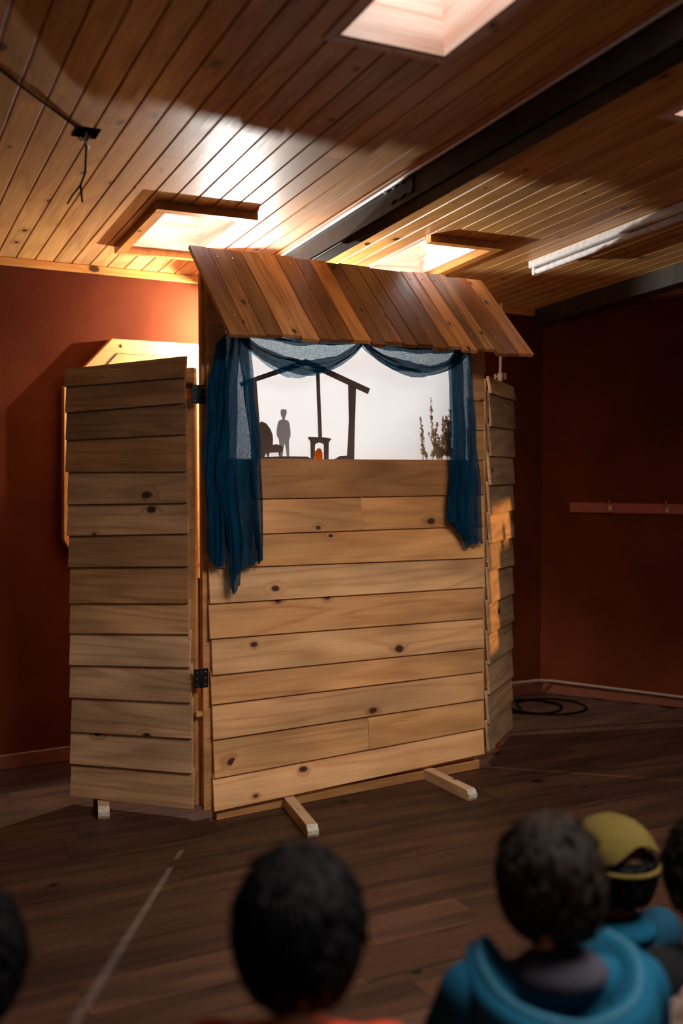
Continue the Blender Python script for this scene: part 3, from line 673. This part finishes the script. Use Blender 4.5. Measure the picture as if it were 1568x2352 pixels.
RL = [(1.06, 1.170), (1.14, 1.140), (1.20, 1.118), (1.40, 1.133), (1.57, 1.138), (1.78, 1.140), (1.90, 1.130), (1.96, 1.165)]
RR_ = [(1.06, 1.332), (1.30, 1.318), (1.57, 1.297), (1.80, 1.272), (1.97, 1.258)]
drape('drape', RL, RR_, 1.975, [(0, 1.19), (.12, 1.17), (.25, 1.12), (.38, 1.06), (.6, 1.075), (1, 1.075)], .013, 4, 6.4, M['gauze_thick'], rc, .060, 90, 80)
drape('strand', [(1.06, 1.165), (1.20, 1.118), (1.57, 1.136), (1.90, 1.132), (1.96, 1.15)], [(1.06, 1.24), (1.20, 1.235), (1.57, 1.215), (1.80, 1.195), (1.96, 1.185)], 1.975, [(0, 1.19), (.4, 1.14), (.8, 1.10), (1, 1.12)], .014, 3, 2.8, M['gauze_thick'], rc, .080, 40, 70)

# ------------------------------------------------------------------ lamp behind the stage
LP = CEIL @ Vector((4.69, 1.75, 0)); LP.z = 2.137
lr = empty('hanging_lamp', Matrix.Translation((LP.x, LP.y, LP.z - .05))); tag(lr, 'bulb with added shade and flaps hanging from the steel beam behind the puppet stage', 'lamp')
ct = CEIL @ Vector((4.70, 1.745, .001))
tube('cord', [tuple(ct), (LP.x, LP.y, LP.z + .10)], .0035, M['rubber'], ID, lr, 6)
lathe('socket', [(.006, .10), (.016, .095), (.017, .055), (.014, .05)], M['rubber'], ID, lr, 14, tuple(LP))
lathe('added_shade', [(.017, .075), (.030, .070), (.062, .052), (.066, .046), (.064, .046), (.058, .050), (.016, .068)], M['white'], ID, lr, 24, tuple(LP))  # added to cut the hot spot on the ceiling above the bulb
lathe('bulb', [(.012, .050), (.016, .035), (.028, .012), (.031, -.008), (.026, -.026), (.012, -.036), (.002, -.038)], M['glass'], ID, lr, 16, tuple(LP))
def add_flag(az, half, lo, hi, dist=.12):  # unseen black flap added to keep lamp light off a wall
    x = azi(az); F = frame(LP + x * dist, Vector((-x.y, x.x, 0)), UP, x); w_ = dist * math.tan(R(half))
    b_ = box('light_flag', (-w_, w_, dist * math.tan(R(lo)), dist * math.tan(R(hi)), -.001, .001), M['black'], F, lr)
    tube('flag_wire', [tuple(LP + Vector((0, 0, .085))), tuple(LP + x * .06 + Vector((0, 0, .10))), tuple(LP + x * dist + UP * dist * math.tan(R(hi)))], .0012, M['black'], ID, b_, 5)
add_flag(41, 31, -37, 40); add_flag(193, 20, -74, -38)
ld_ = bpy.data.lights.new('bulb_light', 'POINT'); ld_.energy = LAMP_W; ld_.shadow_soft_size = .009; ld_.color = (1., .965, .92)
lo_ = bpy.data.objects.new('bulb_light', ld_); COL.objects.link(lo_); lo_.location = LP

# stand behind the right wing
sp = BOOTH @ Vector((1.855, 0, -.452))
sr = empty('pole_stand', Matrix.Translation(sp)); tag(sr, 'slim pale metal pole standing behind the right wing of the stage', 'stand')
tube('pole', [tuple(sp + Vector((0, 0, .02))), tuple(sp + Vector((0, 0, 1.90)))], .0095, M['cream'], ID, sr)
tube('pole', [tuple(sp + Vector((0, 0, 1.88))), tuple(sp + Vector((.004, 0, 2.292)))], .0072, M['cream'], ID, sr)
tube('clamp', [tuple(sp + Vector((0, 0, 1.885))), tuple(sp + Vector((0, 0, 1.925)))], .014, M['cream'], ID, sr)
tube('wing_nut', [tuple(sp + BD * -.034 + Vector((0, 0, 1.905))), tuple(sp + BD * .034 + Vector((0, 0, 1.912)))], .0045, M['cream'], ID, sr, 8)
boxes('nut_wing', [(1.882, 1.892, 1.895, 1.926, -.456, -.448), (1.818, 1.826, 1.893, 1.918, -.456, -.448)], M['cream'], BOOTH, sr)
lathe('base_flange', [(.030, 0), (.030, .006), (.014, .012), (.012, .03)], M['cream'], ID, sr, 20, tuple(sp))

# octagonal pine board on the wall behind the left wing
oc = prism('octagon_board', [(.297, 1.081), (.345, 1.0), (.54, .86), (1.18, .86), (1.42, 1.081), (1.42, 1.806), (1.18, 2.05), (.54, 2.05), (.422, 1.925), (.306, 1.806)], .001, .062, M['oct'], WALL, bevel=.003)
tag(oc, 'golden pine octagonal board frame on the wall behind the left wing', 'board')
prism('inset_panel', [(.375, 1.12), (.59, .935), (1.13, .935), (1.345, 1.12), (1.345, 1.77), (1.13, 1.978), (.565, 1.978), (.375, 1.77)], .0615, .066, M['oct'], WALL, oc)
boxes('groove', [(.565, 1.13, 1.976, 1.9815, .0615, .0632)], M['rubber'], WALL, oc)
GG = [(.375, 1.77), (.565, 1.978)]
prism('groove', [(.371, 1.772), (.375, 1.769), (.567, 1.978), (.563, 1.982)], .0615, .0665, M['rubber'], WALL, oc)
tube('screw', [(.588, 2.018, .060), (.588, 2.018, .065)], .009, M['chrome'], WALL, oc, 12)

# hook rail on the right wall
hk = box('hook_rail', (.182, 1.80, 1.148, 1.211, .001, .022), M['rail'], RWALL, bevel=.003); tag(hk, 'red painted board with brass coat hooks on the right wall', 'hook rail')
for x in (.431, .763, 1.095, 1.43):
    h = boxes('hook', [(x - .010, x + .010, 1.160, 1.200, .022, .025)], M['brass'], RWALL, hk)
    tube('prong', [(x, 1.192, .025), (x, 1.197, .045), (x, 1.215, .062), (x, 1.228, .062)], .0045, M['brass'], RWALL, h, 8)
    tube('prong', [(x, 1.172, .025), (x, 1.160, .038), (x, 1.158, .052), (x, 1.170, .060)], .0045, M['brass'], RWALL, h, 8)
tube('screw', [(.203, 1.180, .020), (.203, 1.180, .024)], .007, M['chrome'], RWALL, hk, 10)

# fluorescent batten on the ceiling
ft = empty('tube_light', CEIL @ Matrix.Translation((3.5, 3.06, 0))); tag(ft, 'unlit white fluorescent tube light on the right part of the ceiling', 'light')
box('housing', (2.86, 4.085, 3.035, 3.085, .002, .038), M['white'], CEIL, ft, bevel=.004)
tube('tube', [(2.88, 3.06, .058), (4.055, 3.06, .058)], .0135, M['tubeg'], CEIL, ft, 14)
for q in (2.875, 4.06): box('end_holder', (q - .012, q + .012, 3.045, 3.075, .036, .074), M['white'], CEIL, ft, bevel=.003)
# flat black plate painted in for the dark of a ceiling hole, loose wires
jb = box('ceiling_outlet', (3.205, 3.290, .650, .728, .0003, .0012), M['void'], CEIL); tag(jb, 'square black plate standing for a dark hole in the ceiling boards, with loose wires', 'outlet')
tube('wire', [(3.24, .69, 0), (3.235, .68, .03), (3.26, .70, .045), (3.28, .695, .02), (3.25, .70, .01)], .0035, M['cream'], CEIL, jb, 6)
tube('wire', [(3.25, .69, 0), (3.24, .67, .03), (3.20, .64, .02)], .0025, M['void'], CEIL, jb, 6)
tube('wire', [(3.24, .69, 0), (3.26, .69, .05), (3.33, .70, .10), (3.38, .695, .125), (3.43, .71, .165)], .0035, M['void'], CEIL, jb, 6)
tube('wire', [(3.38, .695, .125), (3.42, .675, .15), (3.45, .665, .17)], .003, M['void'], CEIL, jb, 6)
cb = tube('ceiling_cable', [(3.235, .68, .006), (3.10, .57, .008), (2.95, .44, .007), (2.82, .34, .008), (2.6, .17, .010), (2.2, -.1, .01)], .0036, M['void'], CEIL); tag(cb, 'thin black cable running across the ceiling boards to the outlet', 'cable')
# coiled cable on the floor by the right wall
cc_ = WALL @ Vector((2.98, 0, .29))
pts = []
for i in range(90):
    a = i / 90 * 6.283 * 2.6; r_ = .16 + .02 * math.sin(a * .7) + .025 * (i / 90)
    pts.append((cc_.x + .10 * (i > 40) * min(1, (i - 40) / 20) + r_ * math.cos(a) * 1.15, cc_.y + r_ * math.sin(a), .006 + .004 * (i // 36)))
tag(tube('coiled_cable', pts, .0055, M['void'], ID, None, 6), 'black cable coiled on the floor at the foot of the red wall', 'cable')
# ------------------------------------------------------------------ the children
class Blob:
    def __init__(s): s.v = []; s.f = []
    def add(s, vs, fs):
        n = len(s.v); s.v += [tuple(v) for v in vs]; s.f += [tuple(i + n for i in f) for f in fs]
    def ell(s, c, r, nu=20, nv=12, rx=0., rz=0.):
        vs, fs = [], []; Rm = Matrix.Rotation(rz, 3, 'Z') @ Matrix.Rotation(rx, 3, 'X')
        for j in range(1, nv):
            th = math.pi * j / nv
            for i in range(nu):
                ph = 2 * math.pi * i / nu
                vs.append(Vector(c) + Rm @ Vector((r[0] * math.sin(th) * math.cos(ph), r[1] * math.sin(th) * math.sin(ph), r[2] * math.cos(th))))
        top = len(vs); vs.append(Vector(c) + Rm @ Vector((0, 0, r[2]))); bot = len(vs); vs.append(Vector(c) + Rm @ Vector((0, 0, -r[2])))
        for j in range(nv - 2):
            for i in range(nu):
                a = j * nu + i; b = j * nu + (i + 1) % nu; fs.append((a, a + nu, b + nu, b))
        for i in range(nu):
            fs.append((top, i, (i + 1) % nu)); k = (nv - 2) * nu; fs.append((bot, k + (i + 1) % nu, k + i))
        s.add(vs, fs)
    def limb(s, pts, rads, seg=14):
        # smooth the path a little and add rounded ends
        vs, fs = tube_data(pts, rads, seg); s.add(vs, fs)
        for p, r in ((pts[0], rads[0]), (pts[-1], rads[-1])): s.ell(p, (r, r, r), 12, 8)
        for p, r in list(zip(pts, rads))[1:-1]: s.ell(p, (r * 1.01,) * 3, 12, 8)
    def obj(s, name, mat, F, parent, vox=.008, sm=6):
        o = mesh(name, s.v, s.f, mat, F, parent, smooth=True, origin=(0, 0, 0))
        m = o.modifiers.new('r', 'REMESH'); m.mode = 'VOXEL'; m.voxel_size = vox; m.use_smooth_shade = True
        k = o.modifiers.new('s', 'SMOOTH'); k.factor = .5; k.iterations = sm
        return o
def hair_obj(F, parent, hc, k, mat, seed, length=1.0, tufts=650, tilt=0., thmin=0.):
    """cap of hair with loose locks running down from the crown; leaves the face free"""
    r = random.Random(seed); b = Blob(); a = (.080 * k, .097 * k, .100 * k); c0 = Vector(hc) + Vector((0, -.006, .008)) * k
    b.ell(c0, (a[0] * .97, a[1] * .96, a[2] * .97), 28, 18)
    vs, fs = [], []
    nu, nv = 40, 22
    # shell cut at the hair line
    for j in range(nv + 1):
        for i in range(nu):
            ph = 2 * math.pi * i / nu; front = max(0, math.sin(ph))
            lim = (2.30 - 1.05 * front ** .8) * (1 if length >= 1 else .95)
            if length > 1: lim += .18 * (1 - front) * (length - 1) * 5
            th = thmin + (lim - thmin) * j / nv
            n_ = mnoise.noise(Vector((math.cos(ph) * 2.4, math.sin(ph) * 2.4 + seed, th * 2.2)))
            rr_ = 1.03 + .05 * n_ + .018 * math.sin(ph * 23 + th * 3 + seed)
            if th > 1.9: rr_ -= (th - 1.9) * .16
            vs.append(c0 + Vector((a[0] * math.sin(th) * math.cos(ph), a[1] * math.sin(th) * math.sin(ph), a[2] * math.cos(th))) * rr_)
    for j in range(nv):
        for i in range(nu):
            p = j * nu + i; q = j * nu + (i + 1) % nu; fs.append((p, p + nu, q + nu, q))
    for _ in range(tufts):
        ph = r.uniform(0, 6.283); front = max(0, math.sin(ph)); lim = 2.2 - 1.0 * front; th = r.uniform(.05 + thmin, max(lim, .1 + thmin))
        ln = r.uniform(.25, .6); prev = None; w_ = r.uniform(.0012, .003) * k; lift = r.uniform(.0, .03)
        if r.random() < .06: lift = r.uniform(.05, .11)
        ring = []
        for q in range(5):
            t = q / 4; th2 = min(th + ln * t, lim + .15); ph2 = ph + .12 * math.sin(th2 * 3 + seed) + .2 * t * r.uniform(-.3, .3)
            rad = 1.05 + lift * t + .015
            p = c0 + Vector((a[0] * math.sin(th2) * math.cos(ph2), a[1] * math.sin(th2) * math.sin(ph2), a[2] * math.cos(th2))) * rad
            sd = Vector((-math.sin(ph2), math.cos(ph2), 0)) * w_ * (1 - .85 * t); up = (p - c0).normalized() * w_ * (1 - .8 * t)
            ring.append((p - sd, p + up * .9, p + sd))
        n = len(vs)
        for g in ring: vs += list(g)
        for q in range(4):
            for e in range(2): fs.append((n + q * 3 + e, n + q * 3 + e + 1, n + q * 3 + 3 + e + 1, n + q * 3 + 3 + e))
    o = mesh('hair', [tuple(v) for v in vs], fs, mat, F, parent, smooth=True, origin=(0, 0, 0))
    m = o.modifiers.new('t', 'SOLIDIFY'); m.thickness = .006 * k; m.offset = -1
    return o
def child(x, y, seat, k, yaw, label, sk, hm, top, trou, pose='bench', tilt=0., seed=1, hair=1., lean=0., arms='lap', wide=1., thmin=0.):
    F = Matrix.Translation((x, y, 0)) @ Matrix.Rotation(yaw, 4, 'Z')
    root = empty('person', F); tag(root, label, 'person')
    z = lambda h: seat + h * k
    X = lambda v: v * k
    hc = (tilt * .05, X(.015 + lean * .05), z(.545)); b = Blob()
    # head: skull, jaw, nose, ears, brow
    b.ell(hc, (X(.073), X(.087), X(.098)), 26, 18)
    b.ell((hc[0], hc[1] + X(.022), hc[2] - X(.058)), (X(.052), X(.055), X(.050)))
    b.ell((hc[0], hc[1] + X(.088), hc[2] - X(.022)), (X(.012), X(.016), X(.014)), 12, 8)
    b.ell((hc[0], hc[1] + X(.078), hc[2] - X(.058)), (X(.022), X(.010), X(.008)), 12, 8)
    for s in (-1, 1):
        b.ell((hc[0] + s * X(.076), hc[1] + X(.002), hc[2] - X(.018)), (X(.010), X(.020), X(.030)), 12, 8)
        b.ell((hc[0] + s * X(.035), hc[1] + X(.066), hc[2] - X(.030)), (X(.022), X(.018), X(.020)), 12, 8)
    b.limb([(0, X(-.012), z(.37)), (hc[0], hc[1] - X(.012), z(.49))], [X(.040), X(.038)])
    b.ell((0, X(-.02), z(.26)), (X(.105), X(.075), X(.16))); b.ell((0, X(-.01), z(.10)), (X(.11), X(.09), X(.10)))
    sh = [(s * X(.118 * wide), X(-.018), z(.375)) for s in (-1, 1)]
    if arms == 'lap': el = [(s * X(.165 * wide), X(.055), z(.185)) for s in (-1, 1)]; hd = [(s * X(.075), X(.185), z(.155)) for s in (-1, 1)]
    for i, s in enumerate((-1, 1)):
        b.limb([sh[i], el[i], hd[i]], [X(.040), X(.032), X(.021)])
        H = Vector(hd[i]); d = (H - Vector(el[i])).normalized(); side = Vector((-s * d.y, s * d.x, 0)).normalized()
        b.ell(H + d * X(.028), (X(.026), X(.030), X(.014)))
        for q, (o_, l_) in enumerate(((-.018, .034), (-.006, .041), (.006, .039), (.018, .030))):
            p0 = H + d * X(.050) + side * X(o_); p1 = p0 + d * X(l_ * .55); p2 = p1 + d * X(l_ * .3) - Vector((0, 0, X(.014)))
            b.limb([tuple(p0), tuple(p1), tuple(p2)], [X(.0075), X(.007), X(.0062)], 8)
        t0 = H + d * X(.018) - side * X(.022); b.limb([tuple(t0), tuple(t0 + d * X(.02) - side * X(.014)), tuple(t0 + d * X(.04) - side * X(.012))], [X(.009), X(.008), X(.007)], 8)
    if pose == 'bench':
        kn = [(s * X(.085), X(.30), seat + X(.045)) for s in (-1, 1)]; an = [(s * X(.080), X(.31), .055) for s in (-1, 1)]; ft = [(s * X(.085), X(.40), .03) for s in (-1, 1)]
    else:
        kn = [(s * X(.25), X(.20), seat + X(.10)) for s in (-1, 1)]; an = [(s * X(-.04), X(.24 + .03 * s), seat + X(.05)) for s in (-1, 1)]; ft = [(s * X(-.11), X(.22 + .03 * s), seat + X(.04)) for s in (-1, 1)]
    if pose == 'kneel':
        kn = [(s * X(.085), X(.20), X(.062)) for s in (-1, 1)]; an = [(s * X(.065), X(-.09), X(.04)) for s in (-1, 1)]; ft = [(s * X(.06), X(-.17), X(.036)) for s in (-1, 1)]
    hp = [(s * X(.06), X(.0), z(.075)) for s in (-1, 1)]
    for i in range(2):
        b.limb([hp[i], kn[i], an[i]], [X(.070), X(.047), X(.032)]); b.limb([an[i], ft[i]], [X(.030), X(.024)])
    body = b.obj('body', sk, F, root, .0075)
    for s in (-1, 1):
        e = Blob(); e.ell((hc[0] + s * X(.030), hc[1] + X(.0775), hc[2] - X(.004)), (X(.011), X(.006), X(.007)), 12, 8)
        mesh('eye', e.v, e.f, M['eye'], F, root, smooth=True)
    c = Blob()
    c.ell((0, X(-.022), z(.265)), (X(.128 * wide), X(.098), X(.155))); c.ell((0, X(-.012), z(.11)), (X(.132), X(.112), X(.10)))
    c.limb([(-X(.095 * wide), X(-.02), z(.372)), (0, X(-.022), z(.392)), (X(.095 * wide), X(-.02), z(.372))], [X(.056), X(.052), X(.056)])
    for i in range(2):
        hh = Vector(el[i]).lerp(Vector(hd[i]), .92); c.limb([sh[i], el[i], tuple(hh)], [X(.060), X(.050), X(.036)])
    top_o = c.obj('jacket', top, F, root, .0085, 8)
    t = Blob()
    t.ell((0, X(-.005), z(.085)), (X(.122), X(.105), X(.080)))
    for i in range(2):
        t.limb([hp[i], kn[i], tuple(Vector(kn[i]).lerp(Vector(an[i]), .9))], [X(.082), X(.060), X(.045)])
        sb_ = Blob(); A = Vector(an[i]); B = Vector(ft[i]); sb_.limb([tuple(A), tuple(B)], [X(.034), X(.029)]); sb_.obj('shoe', M['shoe'], F, root, .008, 3)
    t.obj('trousers', trou, F, root, .009, 6)
    if hair: hair_obj(F, root, hc, k, hm, seed, hair, thmin=thmin)
    return F, root, hc, z, X
M['eye'] = plain('eye', (.03, .02, .015), .2); M['shoe'] = cloth('dark_felt_shoes', (.03, .028, .03))
sk1 = skin('skin_warm', srgb(190, 130, 98)); sk2 = skin('skin_fair', srgb(206, 152, 122)); sk3 = skin('skin_brown', srgb(120, 74, 52))
hb = hairm('black_hair', (.003, .003, .0038)); hbr = hairm('brown_hair', (.014, .0095, .007)); hdk = hairm('dark_hair', (.004, .0035, .0035))
denim = cloth('dark_denim', (.025, .035, .06)); grey = cloth('grey_trousers', (.05, .05, .052))
child(-.061, 1.36, .213, 1.03, R(-2), 'black haired child in an orange red top, centre of the audience', sk1, hb, cloth('orange_red_wool', (.42, .042, .016)), denim, seed=3, hair=1.2)
child(-.535, 1.35, .213, .95, R(-14), 'black haired child cut off by the left picture edge', sk3, hb, cloth('plum_wool', (.05, .014, .016)), grey, seed=8, hair=1.2)
F2, r2, hc2, z2, X2 = child(.345, 1.60, .213, .97, R(6), 'brown haired child wearing a teal blue hooded jacket', sk2, hbr, cloth('teal_fleece', (.004, .055, .105)), denim, seed=5, hair=1.3, wide=1.18)
F3, r3, hc3, z3, X3 = child(.640, 2.26, 0, .915, R(24), 'child in a mustard peaked cap and blue jacket', sk3, hdk, cloth('steel_blue_cotton', (.008, .042, .075)), grey, pose='floor', seed=9, hair=1.0, thmin=1.15)
F4, r4, hc4, z4, X4 = child(.715, 1.86, .10, 1.0, R(12), 'child in a black jacket and checked knitted wrap at the right picture edge', sk1, hdk, cloth('black_padded_jacket', (.010, .010, .012)), denim, pose='kneel', seed=13, hair=1.0)
kb = Blob(); kb.ell((0, X4(-.035), z4(.22)), (X4(.205), X4(.125), X4(.215)), 32, 20); kb.obj('knitted_wrap', M['knit'], F4, r4, .009, 3)
# hood of the teal jacket: a slouched ring with a pale rim and grey lining
def hood(F, root, z, X, y0=-.045):
    def ringpt(a, rad, zz, back): return (X(rad * math.cos(a)), X(y0 + rad * .85 * math.sin(a) - back), z(zz))
    def f(s, t):
        a = math.pi * (1.0 - s * 1.0) ; a = -a * 1.34 + .17 * math.pi     # round the nape from shoulder to shoulder
        bk = .5 - .5 * math.cos(2 * math.pi * s)
        prof = [(.078, .400), (.125, .372), (.160, .392), (.150, .438), (.118, .452), (.090, .425), (.072, .385)]
        i = t * (len(prof) - 1); n = min(int(i), len(prof) - 2); u = i - n
        rad = lerp(prof[n][0], prof[n + 1][0], u); zz = lerp(prof[n][1], prof[n + 1][1], u)
        zz -= .050 * bk * (1 if n >= 1 else .6); rad *= 1 + .16 * bk
        return (X(rad * math.cos(a)), X(y0 + .02 + rad * .9 * math.sin(a)), z(zz + .006 * nz(s * 7, t * 4, 3.)))
    o = grid('hood', f, 48, 24, M['teal_hood'], F, root)
    def g(s, t):
        a = math.pi * (1.0 - s); a = -a * 1.34 + .17 * math.pi; bk = .5 - .5 * math.cos(2 * math.pi * s)
        p = f(s, .62); an = 6.283 * t; return (p[0] + X(.006) * math.cos(an) * math.cos(a), p[1] + X(.006) * math.cos(an) * math.sin(a), p[2] + X(.006) * math.sin(an))
    grid('hood_rim', g, 48, 8, M['rim'], F, root)
    return o
M['teal_hood'] = cloth('teal_fleece_hood', (.004, .058, .110)); M['rim'] = cloth('pale_blue_binding', (.028, .10, .16)); M['lining'] = cloth('grey_lining', (.035, .035, .048))
hood(F2, r2, z2, X2)
lb = Blob(); lb.ell((0, X2(-.045), z2(.425)), (X2(.082), X2(.068), X2(.034))); lb.obj('scarf', M['lining'], F2, r2, .008, 3)
# mustard cap: crown, peak, strap over the opening at the back
M['must'] = cloth('mustard_cotton', (.095, .068, .017), 160, .2)
capc = Vector(hc3) + Vector((0, .004, .026))
def capf(s, t):
    a = 2 * math.pi * s; th = 1.42 * t
    back = max(0, -math.sin(a)); 
    if back > .72 and th > .95: th = .95 + (th - .95) * max(0, 1 - (back - .72) * 3.6)
    r_ = 1.0 + .012 * math.cos(6 * a)
    return (capc.x + .093 * r_ * math.sin(th) * math.cos(a), capc.y + .110 * r_ * math.sin(th) * math.sin(a), capc.z + .092 * math.cos(th))
capo = grid('cap', capf, 60, 20, M['must'], F3, r3); sm_ = capo.modifiers.new('t', 'SOLIDIFY'); sm_.thickness = .004
def peak(s, t):
    a = R(25) + R(130) * s; r0 = 1.0 + .72 * t * math.sin(math.pi * (.12 + .76 * s)) ** .6
    return (capc.x + .093 * math.cos(a) * (1 + .12 * t), capc.y + .110 * math.sin(a) * r0, capc.z + .012 - .030 * t - .02 * t * abs(math.cos(a)))
po = grid('peak', peak, 30, 8, M['must'], F3, capo); pm = po.modifiers.new('t', 'SOLIDIFY'); pm.thickness = .005
tube('strap', [(capc.x + .096 * math.cos(R(a)), capc.y + .113 * math.sin(R(a)), capc.z - .004) for a in range(215, 330, 8)], .006, M['must'], F3, capo, 8)
lathe('button', [(.008, .091), (.008, .096), (.003, .099)], M['must'], F3, capo, 12, tuple(capc))
# collar of the capped child
cl = Blob(); cl.ell((0, X3(-.03), z3(.405)), (X3(.085), X3(.070), X3(.035))); cl.obj('collar', M['teal_hood'], F3, r3, .008, 3)

# seats (below the picture) and the knitted bundle
def bench(x, y, L, rot, h, label):
    F = Matrix.Translation((x, y, 0)) @ Matrix.Rotation(rot, 4, 'Z'); r_ = empty('bench', F); tag(r_, label, 'bench')
    box('seat', (-L / 2, L / 2, -.12, .12, h - .03, h), M['bench'], F, r_, bevel=.004)
    for s in (-1, 1):
        for q in (-1, 1): box('leg', (s * (L / 2 - .06) - .02, s * (L / 2 - .06) + .02, q * .09 - .02, q * .09 + .02, 0, h - .03), M['bench'], F, r_)
bench(-.29, 1.34, .92, R(-1), .213, 'low pine bench under the two black haired children')
bench(.345, 1.59, .36, R(6), .213, 'small low pine stool under the child in the teal jacket')
